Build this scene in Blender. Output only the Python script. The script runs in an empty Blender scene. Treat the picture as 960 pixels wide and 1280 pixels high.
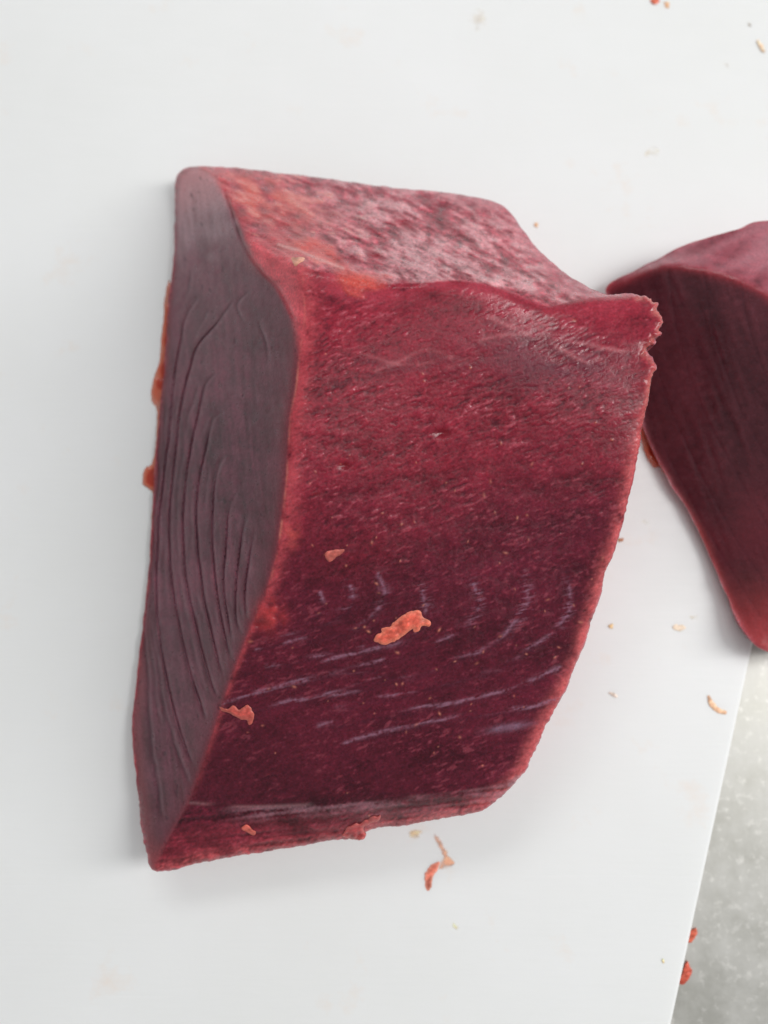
import bpy, math
import numpy as np
from mathutils import Vector

# ---------------------------------------------------------------- camera, world, lamps
sc = bpy.context.scene
C = sc.collection
TILT = math.radians(8.0)
DIST = 0.27
TANH = 18.0 / 28.0
CAM = np.array([0.0, -DIST * math.sin(TILT), DIST * math.cos(TILT)])
cam_d = bpy.data.cameras.new('camera')
cam_d.sensor_fit = 'VERTICAL'
cam_d.sensor_height = 36
cam_d.lens = 28
cam_d.clip_start = 0.005
cam_d.clip_end = 100
cam_d.dof.use_dof = True
cam_d.dof.focus_distance = 0.222
cam_d.dof.aperture_fstop = 6.2
cam = bpy.data.objects.new('camera', cam_d)
cam.location = CAM
cam.rotation_euler = (TILT, 0, 0)
C.objects.link(cam)
sc.camera = cam

world = bpy.data.worlds.new("World")
sc.world = world
world.use_nodes = True
bg = world.node_tree.nodes['Background']
bg.inputs[0].default_value = (0.97, 0.99, 1.0, 1)
bg.inputs[1].default_value = 0.335


def area_lamp(name, loc, target, sx, sy, power, col):
    ld = bpy.data.lights.new(name, 'AREA')
    ld.shape = 'RECTANGLE'
    ld.size, ld.size_y = sx, sy
    ld.energy = power
    ld.color = col
    o = bpy.data.objects.new(name, ld)
    o.location = loc
    d = Vector(target) - Vector(loc)
    o.rotation_euler = d.to_track_quat('-Z', 'Y').to_euler()
    C.objects.link(o)
    return o


area_lamp('ceiling_lamp', (-0.45, 1.60, 1.65), (0, 0, 0), 1.6, 0.45, 11.0, (1.0, 1.0, 1.0))
area_lamp('side_lamp', (1.95, 0.20, 1.55), (0, 0, 0), 0.6, 1.8, 41.0, (1.0, 0.995, 0.985))
area_lamp('added_glint_light', (0.80, -0.12, 1.50), (0, 0, 0), 0.06, 1.2, 1.5, (1.0, 1.0, 1.0))  # unseen light added to raise wet glints on the cut face

sc.view_settings.view_transform = 'Standard'
sc.view_settings.look = 'None'
sc.view_settings.exposure = 0.21
sc.view_settings.gamma = 1.0

# ---------------------------------------------------------------- helpers
RX = np.array([[1, 0, 0],
               [0, math.cos(TILT), -math.sin(TILT)],
               [0, math.sin(TILT), math.cos(TILT)]])


def at(px, py, z):
    """place of a picture point (960 x 1280 frame) on the level z above the board"""
    px = np.asarray(px, float); py = np.asarray(py, float); z = np.asarray(z, float)
    u = (px - 480) / 640 * TANH
    v = (640 - py) / 640 * TANH
    d = np.stack([u, v, -np.ones_like(u)], -1) @ RX.T
    t = (z - CAM[2]) / d[..., 2]
    return CAM + d * t[..., None]


def spline(pts, n=8, closed=False):
    P = np.asarray(pts, float)
    m = len(P)
    out = []
    rng = range(m if closed else m - 1)
    for i in rng:
        if closed:
            a, b, c, d = P[(i - 1) % m], P[i], P[(i + 1) % m], P[(i + 2) % m]
        else:
            a, b, c, d = P[max(i - 1, 0)], P[i], P[i + 1], P[min(i + 2, m - 1)]
        for k in range(n):
            t = k / n
            out.append(0.5 * ((2 * b) + (c - a) * t + (2 * a - 5 * b + 4 * c - d) * t * t + (3 * b - a - 3 * c + d) * t ** 3))
    if not closed:
        out.append(P[-1])
    return np.array(out)


def seg_dist(X, Y, poly, closed=False, pad=None):
    """distance from each grid point to a polyline"""
    D = np.full(X.shape, 1e9)
    n = len(poly)
    x0, dx = X[0, 0], X[0, 1] - X[0, 0]
    y0, dy = Y[0, 0], Y[1, 0] - Y[0, 0]
    for i in range(n if closed else n - 1):
        a, b = poly[i][:2], poly[(i + 1) % n][:2]
        if pad is None:
            sl = (slice(None), slice(None))
        else:
            j0 = max(int((min(a[0], b[0]) - pad - x0) / dx), 0); j1 = int((max(a[0], b[0]) + pad - x0) / dx) + 2
            i0 = max(int((min(a[1], b[1]) - pad - y0) / dy), 0); i1 = int((max(a[1], b[1]) + pad - y0) / dy) + 2
            if j1 <= 0 or i1 <= 0: continue
            sl = (slice(i0, i1), slice(j0, j1))
        xs, ys = X[sl], Y[sl]
        if xs.size == 0: continue
        ex, ey = b[0] - a[0], b[1] - a[1]
        L = ex * ex + ey * ey + 1e-9
        t = np.clip(((xs - a[0]) * ex + (ys - a[1]) * ey) / L, 0, 1)
        d = np.hypot(xs - a[0] - t * ex, ys - a[1] - t * ey)
        D[sl] = np.minimum(D[sl], d)
    return D


def inside(X, Y, poly):
    r = np.zeros(X.shape, bool)
    n = len(poly)
    for i in range(n):
        x1, y1 = poly[i][:2]; x2, y2 = poly[(i + 1) % n][:2]
        if y1 == y2: continue
        c = ((y1 > Y) != (y2 > Y)) & (X < (x2 - x1) * (Y - y1) / (y2 - y1) + x1)
        r ^= c
    return r


def sdf(X, Y, poly):
    d = seg_dist(X, Y, poly, True)
    return np.where(inside(X, Y, poly), d, -d)


def blur(A, s):
    """gaussian blur, s in cells"""
    h, w = A.shape
    p = int(3 * s) + 1
    B = np.pad(A, p, mode='edge')
    fy = np.fft.fftfreq(B.shape[0])[:, None]; fx = np.fft.rfftfreq(B.shape[1])[None]
    F = np.fft.rfft2(B) * np.exp(-2 * (math.pi * s) ** 2 * (fx ** 2 + fy ** 2))
    return np.fft.irfft2(F, B.shape)[p:p + h, p:p + w]


def grain(shape, long, short, ang, seed):
    """unit-variance noise stretched 'long' x 'short' cells, long axis at ang degrees (picture: y down)"""
    rs = np.random.RandomState(seed)
    h, w = shape
    fy = np.fft.fftfreq(h)[:, None]; fx = np.fft.rfftfreq(w)[None]
    a = math.radians(ang)
    fu = fx * math.cos(a) + fy * math.sin(a); fv = -fx * math.sin(a) + fy * math.cos(a)
    F = np.fft.rfft2(rs.randn(h, w)) * np.exp(-2 * math.pi ** 2 * ((fu * long) ** 2 + (fv * short) ** 2))
    N = np.fft.irfft2(F, (h, w))
    return N / N.std()


def sm(a, b, x):
    t = np.clip((x - a) / (b - a), 0, 1)
    return t * t * (3 - 2 * t)


def mix(A, B, f):
    return A + (np.asarray(B, float) - A) * f[..., None]


def relax(shape_pts, x0, y0, x1, y1, step, source, it=2500):
    """smooth sheet through height-carrying curves (px, py, z)"""
    W = int((x1 - x0) / step) + 1; H = int((y1 - y0) / step) + 1
    fix = np.zeros((H, W)); cnt = np.zeros((H, W))
    for P in shape_pts:
        P = np.asarray(P, float)
        for i in range(len(P) - 1):
            n = max(int(np.hypot(*(P[i + 1, :2] - P[i, :2])) / step * 2), 1)
            for k in range(n + 1):
                q = P[i] + (P[i + 1] - P[i]) * k / n
                c = int(round((q[0] - x0) / step)); r = int(round((q[1] - y0) / step))
                if 0 <= c < W and 0 <= r < H:
                    fix[r, c] += q[2]; cnt[r, c] += 1
    m = cnt > 0
    fix[m] /= cnt[m]
    Z = np.full((H, W), fix[m].mean()); Z[m] = fix[m]
    for k in range(it):
        Q = np.pad(Z, 1, mode='edge')
        N = 0.25 * (Q[:-2, 1:-1] + Q[2:, 1:-1] + Q[1:-1, :-2] + Q[1:-1, 2:]) + source
        Z = Z + 1.0 * (N - Z)
        Z[m] = fix[m]
    return Z


def bilin(Z, x0, y0, step, X, Y):
    c = np.clip((X - x0) / step, 0, Z.shape[1] - 1.001); r = np.clip((Y - y0) / step, 0, Z.shape[0] - 1.001)
    ci = c.astype(int); ri = r.astype(int); fc = c - ci; fr = r - ri
    return (Z[ri, ci] * (1 - fc) * (1 - fr) + Z[ri, ci + 1] * fc * (1 - fr) + Z[ri + 1, ci] * (1 - fc) * fr + Z[ri + 1, ci + 1] * fc * fr)


def relief(name, X, Y, S, Z, mat, rings=None, tint=None, extra=None, parent=None):
    """closed solid: its upper skin is the sheet Z over the region S > 0, its rim goes down through
    rings = [(inset in m, level)] to a flat underside"""
    h, w = X.shape
    ins = S > 0
    gi = -np.ones((h, w), int); gi[ins] = np.arange(ins.sum())
    vx = [X[ins]]; vy = [Y[ins]]; vz = [Z[ins]]
    ch = [None] * 1
    nv = ins.sum()
    T = [tint[ins]] if tint is not None else None
    E = {k: [v[ins]] for k, v in (extra or {}).items()}

    def cross(a, b):
        nonlocal nv
        m = ins[a] != ins[b]
        sa, sb = S[a][m], S[b][m]
        t = sa / (sa - sb)
        lerp = lambda A: A[a][m] + (A[b][m] - A[a][m]) * (t if A.ndim == 2 else t[:, None])
        vx.append(lerp(X)); vy.append(lerp(Y)); vz.append(lerp(Z))
        if T is not None: T.append(lerp(tint))
        for k in E: E[k].append(lerp(extra[k]))
        idx = -np.ones(m.shape, int); idx[m] = nv + np.arange(m.sum())
        nv += m.sum()
        return idx
    he = cross((slice(None), slice(0, -1)), (slice(None), slice(1, None)))
    ve = cross((slice(0, -1), slice(None)), (slice(1, None), slice(None)))
    c = [ins[:-1, :-1], ins[:-1, 1:], ins[1:, 1:], ins[1:, :-1]]     # tl tr br bl
    cg = [gi[:-1, :-1], gi[:-1, 1:], gi[1:, 1:], gi[1:, :-1]]
    eg = [he[:-1, :], ve[:, 1:], he[1:, :], ve[:, :-1]]              # top right bottom left
    code = c[0] * 1 + c[1] * 2 + c[2] * 4 + c[3] * 8
    faces = []; bedges = []
    m = code == 15
    q = np.stack([cg[3][m], cg[2][m], cg[1][m], cg[0][m]], -1)
    faces += q.tolist()
    for k in range(1, 15):
        m = code == k
        if not m.any() or k in (5, 10): continue
        ring = []
        cuts = []
        for j in range(4):
            if k >> j & 1: ring.append(cg[j][m])
            if (k >> j & 1) != (k >> ((j + 1) % 4) & 1):
                ring.append(eg[j][m]); cuts.append((len(ring) - 1, k >> j & 1))
        f = np.stack(ring[::-1], -1)
        faces += f.tolist()
        # leaving cut first
        a = [ring[i] for i, o in cuts if o][0]; b = [ring[i] for i, o in cuts if not o][0]
        bedges += np.stack([b, a], -1).tolist()
    VX = np.concatenate(vx); VY = np.concatenate(vy); VZ = np.concatenate(vz)
    P = at(VX, VY, VZ)
    base_n = len(P)
    verts = [P]
    if rings:
        bl = sorted({i for e in bedges for i in e})
        bid = {v: i for i, v in enumerate(bl)}
        B = P[bl]
        cen = P[:, :2].mean(0)
        inw = cen - B[:, :2]; inw /= np.linalg.norm(inw, axis=1)[:, None] + 1e-9
        off = base_n
        prev = {v: v for v in bl}
        for inset, lev in rings:
            R = B.copy()
            R[:, :2] += inw * inset
            lv = lev(B[:, 2]) if callable(lev) else np.full(len(B), lev)
            R[:, 2] = np.minimum(lv, B[:, 2] - 1e-5)
            verts.append(R)
            cur = {v: off + bid[v] for v in bl}
            for a, b in bedges:
                faces.append([prev[a], prev[b], cur[b], cur[a]])
            prev = cur; off += len(R)
        nxt = {a: b for a, b in bedges}
        seen = set()
        for s in bl:
            if s in seen: continue
            loop = []; v = s
            while v not in seen and v in nxt:
                seen.add(v); loop.append(prev[v]); v = nxt[v]
            if len(loop) > 2: faces.append(loop)
    V = np.concatenate(verts)
    me = bpy.data.meshes.new(name)
    me.from_pydata(V.tolist(), [], faces)
    me.shade_smooth()
    if T is not None:
        tt = np.concatenate(T)
        full = np.ones((len(V), 4)); full[:base_n, :3] = np.clip(tt, 0, 1)
        if rings:
            rr = tt[bl]
            for k in range(len(rings)): full[base_n + k * len(bl): base_n + (k + 1) * len(bl), :3] = np.clip(rr, 0, 1)
        at_ = me.attributes.new('tint', 'FLOAT_COLOR', 'POINT')
        at_.data.foreach_set('color', full.astype(np.float32).ravel())
    for k in E:
        ee = np.concatenate(E[k]); full = np.zeros(len(V)); full[:base_n] = ee
        if rings:
            for r in range(len(rings)): full[base_n + r * len(bl): base_n + (r + 1) * len(bl)] = ee[bl]
        at_ = me.attributes.new(k, 'FLOAT', 'POINT')
        at_.data.foreach_set('value', full.astype(np.float32))
    me.materials.append(mat)
    me.validate()
    o = bpy.data.objects.new(name, me)
    C.objects.link(o)
    if parent is not None: o.parent = parent
    return o


def zo(pts, ox, oy, k):
    return [(ox + x / k, oy + y / k) for x, y in pts]


def tag(o, label=None, cat=None, group=None, kind=None):
    if label: o['label'] = label
    if cat: o['category'] = cat
    if group: o['group'] = group
    if kind: o['kind'] = kind
    return o


# ---------------------------------------------------------------- materials
def new_mat(name):
    m = bpy.data.materials.new(name); m.use_nodes = True
    nt = m.node_tree
    return m, nt, nt.nodes['Principled BSDF']


def node(nt, t, **kw):
    n = nt.nodes.new(t)
    for k, v in kw.items():
        if k in n.inputs: n.inputs[k].default_value = v
        else: setattr(n, k, v)
    return n


def flesh_mat(name, sss=0.55, rough=0.34, scale=0.0035, bump=0.25, ior=1.34):
    m, nt, p = new_mat(name)
    L = nt.links.new
    a = node(nt, 'ShaderNodeAttribute', attribute_name='tint')
    g = node(nt, 'ShaderNodeAttribute', attribute_name='dry')
    tc = node(nt, 'ShaderNodeTexCoord')
    n1 = node(nt, 'ShaderNodeTexNoise', Scale=1500.0, Detail=3.0, Roughness=0.6)
    n2 = node(nt, 'ShaderNodeTexNoise', Scale=420.0, Detail=2.0)
    L(tc.outputs['Object'], n1.inputs['Vector']); L(tc.outputs['Object'], n2.inputs['Vector'])
    mr = node(nt, 'ShaderNodeMapRange'); mr.inputs[1].default_value = 0.3; mr.inputs[2].default_value = 0.7
    mr.inputs[3].default_value = 0.82; mr.inputs[4].default_value = 1.18
    L(n1.outputs[0], mr.inputs[0])
    mul = node(nt, 'ShaderNodeVectorMath', operation='SCALE')
    L(a.outputs['Color'], mul.inputs[0]); L(mr.outputs[0], mul.inputs['Scale'])
    L(mul.outputs[0], p.inputs['Base Color'])
    ra = node(nt, 'ShaderNodeMapRange'); ra.inputs[1].default_value = 0.3; ra.inputs[2].default_value = 0.7
    ra.inputs[3].default_value = rough - 0.08; ra.inputs[4].default_value = rough + 0.12
    L(n2.outputs[0], ra.inputs[0])
    add = node(nt, 'ShaderNodeMath', operation='ADD', use_clamp=True)
    L(ra.outputs[0], add.inputs[0]); L(g.outputs['Fac'], add.inputs[1])
    L(add.outputs[0], p.inputs['Roughness'])
    bp = node(nt, 'ShaderNodeBump', Strength=bump, Distance=0.0003)
    L(n1.outputs[0], bp.inputs['Height']); L(bp.outputs[0], p.inputs['Normal'])
    p.inputs['Subsurface Weight'].default_value = sss
    p.inputs['Subsurface Radius'].default_value = (1.0, 0.22, 0.2)
    p.inputs['Subsurface Scale'].default_value = scale
    p.inputs['IOR'].default_value = ior
    return m


M_flesh = flesh_mat('tuna_flesh', rough=0.22, bump=0.12, scale=0.0042)
M_fat = flesh_mat('pale_fat', sss=0.0, rough=0.3, bump=0.05)
M_scrap = flesh_mat('tuna_scrap', sss=0.2, rough=0.32, scale=0.0006, bump=0.22)

# juice film: thin wet red liquid
M_juice, nt, p = new_mat('red_juice')
nz = node(nt, 'ShaderNodeTexNoise', Scale=300.0)
cr = node(nt, 'ShaderNodeValToRGB')
cr.color_ramp.elements[0].color = (0.34, 0.022, 0.010, 1); cr.color_ramp.elements[1].color = (0.48, 0.05, 0.02, 1)
nt.links.new(nz.outputs[0], cr.inputs[0]); nt.links.new(cr.outputs[0], p.inputs['Base Color'])
ja = node(nt, 'ShaderNodeAttribute', attribute_name='cover'); jm = node(nt, 'ShaderNodeMath', operation='ADD', use_clamp=True); jm.inputs[1].default_value = .55
nt.links.new(ja.outputs['Fac'], jm.inputs[0]); nt.links.new(jm.outputs[0], p.inputs['Alpha'])
jx = node(nt, 'ShaderNodeMix', data_type='RGBA'); jx.inputs[6].default_value = (.70, .20, .11, 1)
nt.links.new(ja.outputs['Fac'], jx.inputs[0]); nt.links.new(cr.outputs[0], jx.inputs[7]); nt.links.new(jx.outputs[2], p.inputs['Base Color'])
p.inputs['Roughness'].default_value = 0.18
p.inputs['Subsurface Weight'].default_value = 0.4
p.inputs['Subsurface Radius'].default_value = (1, .2, .1); p.inputs['Subsurface Scale'].default_value = 0.002

# smear film: tint with coverage
M_smear, nt, p = new_mat('dried_smear')
a = node(nt, 'ShaderNodeAttribute', attribute_name='tint'); c_ = node(nt, 'ShaderNodeAttribute', attribute_name='cover')
nz = node(nt, 'ShaderNodeTexNoise', Scale=900.0, Detail=3.0)
mr = node(nt, 'ShaderNodeMapRange'); mr.inputs[1].default_value = .3; mr.inputs[2].default_value = .7; mr.inputs[3].default_value = .4; mr.inputs[4].default_value = 1.2
nt.links.new(nz.outputs[0], mr.inputs[0])
mu = node(nt, 'ShaderNodeMath', operation='MULTIPLY', use_clamp=True)
nt.links.new(mr.outputs[0], mu.inputs[0]); nt.links.new(c_.outputs['Fac'], mu.inputs[1]); nt.links.new(mu.outputs[0], p.inputs['Alpha'])
nt.links.new(a.outputs['Color'], p.inputs['Base Color']); p.inputs['Roughness'].default_value = 0.35

# white plastic board
M_board, nt, p = new_mat('white_plastic')
L = nt.links.new
tc = node(nt, 'ShaderNodeTexCoord')
n1 = node(nt, 'ShaderNodeTexNoise', Scale=9.0, Detail=4.0, Roughness=0.6)
L(tc.outputs['Object'], n1.inputs['Vector'])
cr = node(nt, 'ShaderNodeValToRGB')
cr.color_ramp.elements[0].position = 0.3; cr.color_ramp.elements[1].position = 0.7
cr.color_ramp.elements[0].color = (0.775, 0.78, 0.77, 1); cr.color_ramp.elements[1].color = (0.81, 0.815, 0.815, 1)
L(n1.outputs[0], cr.inputs[0])
n2 = node(nt, 'ShaderNodeTexNoise', Scale=38.0, Detail=6.0, Roughness=0.65)
L(tc.outputs['Object'], n2.inputs['Vector'])
st = node(nt, 'ShaderNodeMapRange'); st.inputs[1].default_value = 0.60; st.inputs[2].default_value = 0.80; st.inputs[4].default_value = 0.5
L(n2.outputs[0], st.inputs[0])
mx = node(nt, 'ShaderNodeMix', data_type='RGBA')
mx.inputs[7].default_value = (0.80, 0.64, 0.52, 1)
L(st.outputs[0], mx.inputs[0]); L(cr.outputs[0], mx.inputs[6]); L(mx.outputs[2], p.inputs['Base Color'])
mp = node(nt, 'ShaderNodeMapping'); mp.inputs['Scale'].default_value = (14, 160, 20); mp.inputs['Rotation'].default_value = (0, 0, math.radians(62))
L(tc.outputs['Object'], mp.inputs['Vector'])
n3 = node(nt, 'ShaderNodeTexNoise', Scale=4.0, Detail=5.0, Roughness=0.7)
L(mp.outputs[0], n3.inputs['Vector'])
n4 = node(nt, 'ShaderNodeTexNoise', Scale=24.0, Detail=3.0)
L(tc.outputs['Object'], n4.inputs['Vector'])
ad = node(nt, 'ShaderNodeMath', operation='MULTIPLY_ADD'); ad.inputs[1].default_value = 2.0
L(n4.outputs[0], ad.inputs[0]); L(n3.outputs[0], ad.inputs[2])
bp = node(nt, 'ShaderNodeBump', Strength=0.07, Distance=0.0012)
mp2 = node(nt, 'ShaderNodeMapping'); mp2.inputs['Scale'].default_value = (3, 260, 20); mp2.inputs['Rotation'].default_value = (0, 0, math.radians(-55))
L(tc.outputs['Object'], mp2.inputs['Vector'])
n5 = node(nt, 'ShaderNodeTexNoise', Scale=2.2, Detail=2.0); L(mp2.outputs[0], n5.inputs['Vector'])
sc5 = node(nt, 'ShaderNodeMapRange'); sc5.inputs[1].default_value = .66; sc5.inputs[2].default_value = .71; sc5.inputs[4].default_value = -1.2
L(n5.outputs[0], sc5.inputs[0])
ad5 = node(nt, 'ShaderNodeMath', operation='ADD'); L(ad.outputs[0], ad5.inputs[0]); L(sc5.outputs[0], ad5.inputs[1])
L(ad5.outputs[0], bp.inputs['Height']); L(bp.outputs[0], p.inputs['Normal'])
ra = node(nt, 'ShaderNodeMapRange'); ra.inputs[1].default_value = .3; ra.inputs[2].default_value = .7; ra.inputs[3].default_value = .42; ra.inputs[4].default_value = .6
L(n3.outputs[0], ra.inputs[0]); L(ra.outputs[0], p.inputs['Roughness'])
p.inputs['Subsurface Weight'].default_value = 0.35
p.inputs['Subsurface Radius'].default_value = (1, 1, .95); p.inputs['Subsurface Scale'].default_value = 0.004

# steel
M_steel, nt, p = new_mat('stainless_steel')
L = nt.links.new
tc = node(nt, 'ShaderNodeTexCoord')
mp = node(nt, 'ShaderNodeMapping'); mp.inputs['Scale'].default_value = (60, 7, 1); mp.inputs['Rotation'].default_value = (0, 0, math.radians(14))
L(tc.outputs['Object'], mp.inputs['Vector'])
n1 = node(nt, 'ShaderNodeTexNoise', Scale=3.0, Detail=5.0)
L(mp.outputs[0], n1.inputs['Vector'])
n2 = node(nt, 'ShaderNodeTexNoise', Scale=70.0, Detail=5.0, Roughness=0.7)
L(tc.outputs['Object'], n2.inputs['Vector'])
cr = node(nt, 'ShaderNodeValToRGB')
cr.color_ramp.elements[0].position = .35; cr.color_ramp.elements[1].position = .65
cr.color_ramp.elements[0].color = (.48, .47, .43, 1); cr.color_ramp.elements[1].color = (.57, .56, .53, 1)
n6 = node(nt, 'ShaderNodeTexNoise', Scale=420.0, Detail=4.0); L(tc.outputs['Object'], n6.inputs['Vector'])
sp = node(nt, 'ShaderNodeMapRange'); sp.inputs[1].default_value = .56; sp.inputs[2].default_value = .80; sp.inputs[4].default_value = .7
L(n6.outputs[0], sp.inputs[0])
sx = node(nt, 'ShaderNodeMix', data_type='RGBA'); sx.inputs[7].default_value = (.78, .76, .72, 1)
L(sp.outputs[0], sx.inputs[0]); L(cr.outputs[0], sx.inputs[6])
L(n2.outputs[0], cr.inputs[0]); L(sx.outputs[2], p.inputs['Base Color'])
p.inputs['Metallic'].default_value = 0.75
ra = node(nt, 'ShaderNodeMapRange'); ra.inputs[1].default_value = .3; ra.inputs[2].default_value = .7; ra.inputs[3].default_value = .42; ra.inputs[4].default_value = .58
L(n2.outputs[0], ra.inputs[0]); L(ra.outputs[0], p.inputs['Roughness'])
sb = node(nt, 'ShaderNodeMath', operation='ADD'); L(n1.outputs[0], sb.inputs[0]); L(n2.outputs[0], sb.inputs[1])
bp = node(nt, 'ShaderNodeBump', Strength=0.06, Distance=0.001)
L(sb.outputs[0], bp.inputs['Height']); L(bp.outputs[0], p.inputs['Normal'])

# ---------------------------------------------------------------- board and worktop
STEEL = -0.011
e1 = at(940, 815, 0.0); e2 = at(840, 1280, 0.0)
ed = (e1 - e2) / np.linalg.norm(e1 - e2)                 # along the board's right edge, away from the viewer
en = np.array([ed[1], -ed[0], 0])                         # to the right of it


def slab(name, o, ax, ay, x0, x1, y0, y1, z0, z1, bev, mat, parent=None, seg=4):
    """rounded slab in the frame ax, ay"""
    import bmesh
    bm = bmesh.new()
    vs = [bm.verts.new(tuple(o + ax * x + ay * y + np.array([0, 0, z]))) for z in (z0, z1) for x, y in ((x0, y0), (x1, y0), (x1, y1), (x0, y1))]
    for f in ((3, 2, 1, 0), (4, 5, 6, 7), (0, 1, 5, 4), (1, 2, 6, 5), (2, 3, 7, 6), (3, 0, 4, 7)):
        bm.faces.new([vs[i] for i in f])
    bmesh.ops.recalc_face_normals(bm, faces=bm.faces)
    bmesh.ops.bevel(bm, geom=bm.edges[:], offset=bev, segments=seg, profile=0.5, affect='EDGES')
    me = bpy.data.meshes.new(name); bm.to_mesh(me); bm.free()
    me.shade_smooth()
    me.materials.append(mat)
    ob = bpy.data.objects.new(name, me); C.objects.link(ob)
    if parent: ob.parent = parent
    return ob


o0 = np.array([e1[0], e1[1], 0])
board = slab('cutting_board', o0, en, ed, -0.52, 0.0, -0.30, 0.45, STEEL + 0.0005, 0.0, 0.0012, M_board)
tag(board, 'white plastic cutting board under both blocks of raw tuna', 'cutting board')
top = slab('worktop', o0 + np.array([0, 0, STEEL]), en, ed, -0.9, 0.5, -0.7, 0.9, -0.02, 0.0, 0.001, M_steel)
tag(top, 'smudged stainless steel worktop showing beside the white board', 'worktop')

# ---------------------------------------------------------------- front block of tuna
O = [(243, 208, .014), (226, 214, .009), (219, 230, .006), (218, 300, .003), (215, 340, .002), (210, 385, .0015), (206, 450, .0015), (200, 510, .0015), (195, 560, .0015),
     (190, 640, .0015), (187, 690, .0015), (183, 740, .0015), (174, 815, .002), (167, 880, .003), (165, 912, .004), (169, 965, .006), (176, 1020, .009), (183, 1060, .012), (191, 1089, .015)]
B = [(191, 1089, .015), (235, 1083, .0155), (278, 1075, .016), (330, 1066, .016), (395, 1052, .017), (440, 1047, .017), (475, 1035, .018), (530, 1028, .019), (572, 1021, .020), (603, 1013, .021)]
R = [(603, 1013, .021), (632, 990, .023), (655, 966, .025), (668, 938, .027), (684, 905, .029), (706, 863, .031), (722, 826, .032), (738, 782, .034), (756, 722, .037), (771, 680, .040), (785, 630, .043), (796, 578, .046),
     (805, 530, .048), (813, 490, .050), (816, 474, .0515), (820, 462, .052), (819, 455, .052), (812, 447, .052), (807, 440, .052), (809, 434, .052), (817, 430, .0525), (818, 423, .053), (826, 417, .053), (824, 410, .053), (829, 403, .053), (826, 392, .053), (821, 388, .053), (822, 379, .053), (814, 369, .052), (812, 370, .052)]
K = [(812, 370, .052), (785, 366, .049), (757, 367, .044), (718, 349, .037), (682, 321, .031), (655, 290, .027), (638, 266, .025), (612, 251, .023), (560, 241, .021), (500, 235, .020), (440, 228, .019), (390, 221, .018), (330, 214, .017), (280, 209, .016), (243, 208, .014)]
outl = [q for P in (O, B[1:], R[1:], K[1:-1]) for q in P]
# creases
RIDGE = [(376, 333, .066), (380, 393, .066), (374, 440, .065), (369, 487, .064), (362, 521, .063), (357, 604, .060), (346, 691, .055), (331, 745, .051), (308, 796, .046), (285, 858, .040), (258, 940, .031), (236, 1003, .024), (210, 1050, .018), (191, 1089, .015)]
CAPL = [(243, 208, .014), (268, 222, .024), (290, 262, .036), (314, 308, .048), (345, 326, .058), (376, 333, .066)]
EDGE = [(376, 333, .066), (430, 346, .065), (480, 354, .064), (515, 354, .0635), (570, 350, .063), (605, 354, .0615), (640, 366, .0595), (685, 384, .0565), (725, 374, .054), (765, 370, .0525), (812, 370, .052)]
CREASE = [(236, 1003, .024), (300, 1008, .0255), (380, 1006, .027), (460, 1000, .0285), (560, 992, .029), (620, 982, .0275), (655, 966, .025)]
BELLY = [(262, 920, .0335), (380, 905, .0395), (520, 890, .0405), (640, 870, .0375), (706, 863, .031)]

X0, X1, Y0, Y1, ST = 140, 850, 180, 1110, 0.95
xs = np.arange(X0, X1, ST); ys = np.arange(Y0, Y1, ST)
X, Y = np.meshgrid(xs, ys)
ZC = relax([outl + [outl[0]], RIDGE, CAPL, EDGE, CREASE], X0, Y0, X1, Y1, 5.0, 3.5e-6)
Z = bilin(ZC, X0, Y0, 5.0, X, Y)
Z = blur(Z, 6.0 / ST)
oxy = spline([q[:2] for q in outl], 6, True)
S0 = sdf(X, Y, oxy)
right_side = sm(560, 640, X + 0.5 * (Y - 900)) * sm(365, 420, Y)     # along right edge
low_side = sm(960, 1010, Y)
rag = np.maximum(right_side, low_side)
rag = np.maximum(rag, sm(740, 770, X))
sh = X.shape
S = S0 + rag * (grain(sh, 1.8, 1.8, 0, 1) * 0.4 + grain(sh, 11, 11, 0, 2) * .9 + sm(780, 800, X) * sm(500, 450, Y) * grain(sh, 2.6, 2.6, 0, 4) * 1.3) + (1 - rag) * grain(sh, 4, 4, 0, 3) * 0.35

# region weights
main_poly = [q[:2] for q in RIDGE[::-1]] + [q[:2] for q in EDGE[1:]] + [q[:2] for q in R[::-1][1:]] + [q[:2] for q in B[::-1][1:]]
left_poly = [q[:2] for q in O] + [q[:2] for q in RIDGE[::-1][1:]] + [q[:2] for q in CAPL[::-1][1:]]
wm = blur(inside(X, Y, main_poly).astype(float), 2.5 / ST)
wl = blur(inside(X, Y, left_poly).astype(float), 2.5 / ST)
wc = np.clip(1 - wm - wl, 0, 1)
wm0 = blur(inside(X, Y, main_poly).astype(float), 1.0 / ST)

# rim rounding (upper right, right and lower edges roll over)
roll = np.maximum(rag, sm(40, 120, X - 520) * (Y < 420))
d = np.clip(S / 9.0, 0, 1)
Z -= roll * 0.0022 * (1 - np.sqrt(1 - (1 - d) ** 2))
d2 = np.clip(S / 9.0, 0, 1)
Z -= (1 - roll) * np.minimum(0.004, np.maximum(Z - .001, 0)) * (1 - np.sqrt(1 - (1 - d2) ** 2)) * sm(330, 250, Y)

# ---- main face relief and colour
mod = (.75 + .35 * grain(sh, 30, 20, 30, 18)).clip(.2, 1.5)
u_ = (.75 * grain(sh, 5, 1.1, -22, 11) + .5 * grain(sh, 3.5, 1.2, -40, 9) + .45 * grain(sh, 4, 1.3, -4, 10)) * mod          # fibres rising to the right
u2 = grain(sh, 1.7, .95, -26, 12)
u3 = grain(sh, 26, 5, -18, 13)
blot = grain(sh, 42, 22, -15, 14)
fine = grain(sh, 1.1, 1.1, 0, 15)
fineL = grain(sh, 14, 1.6, 84, 16)
lump = grain(sh, 10, 6, 20, 17)

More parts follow.
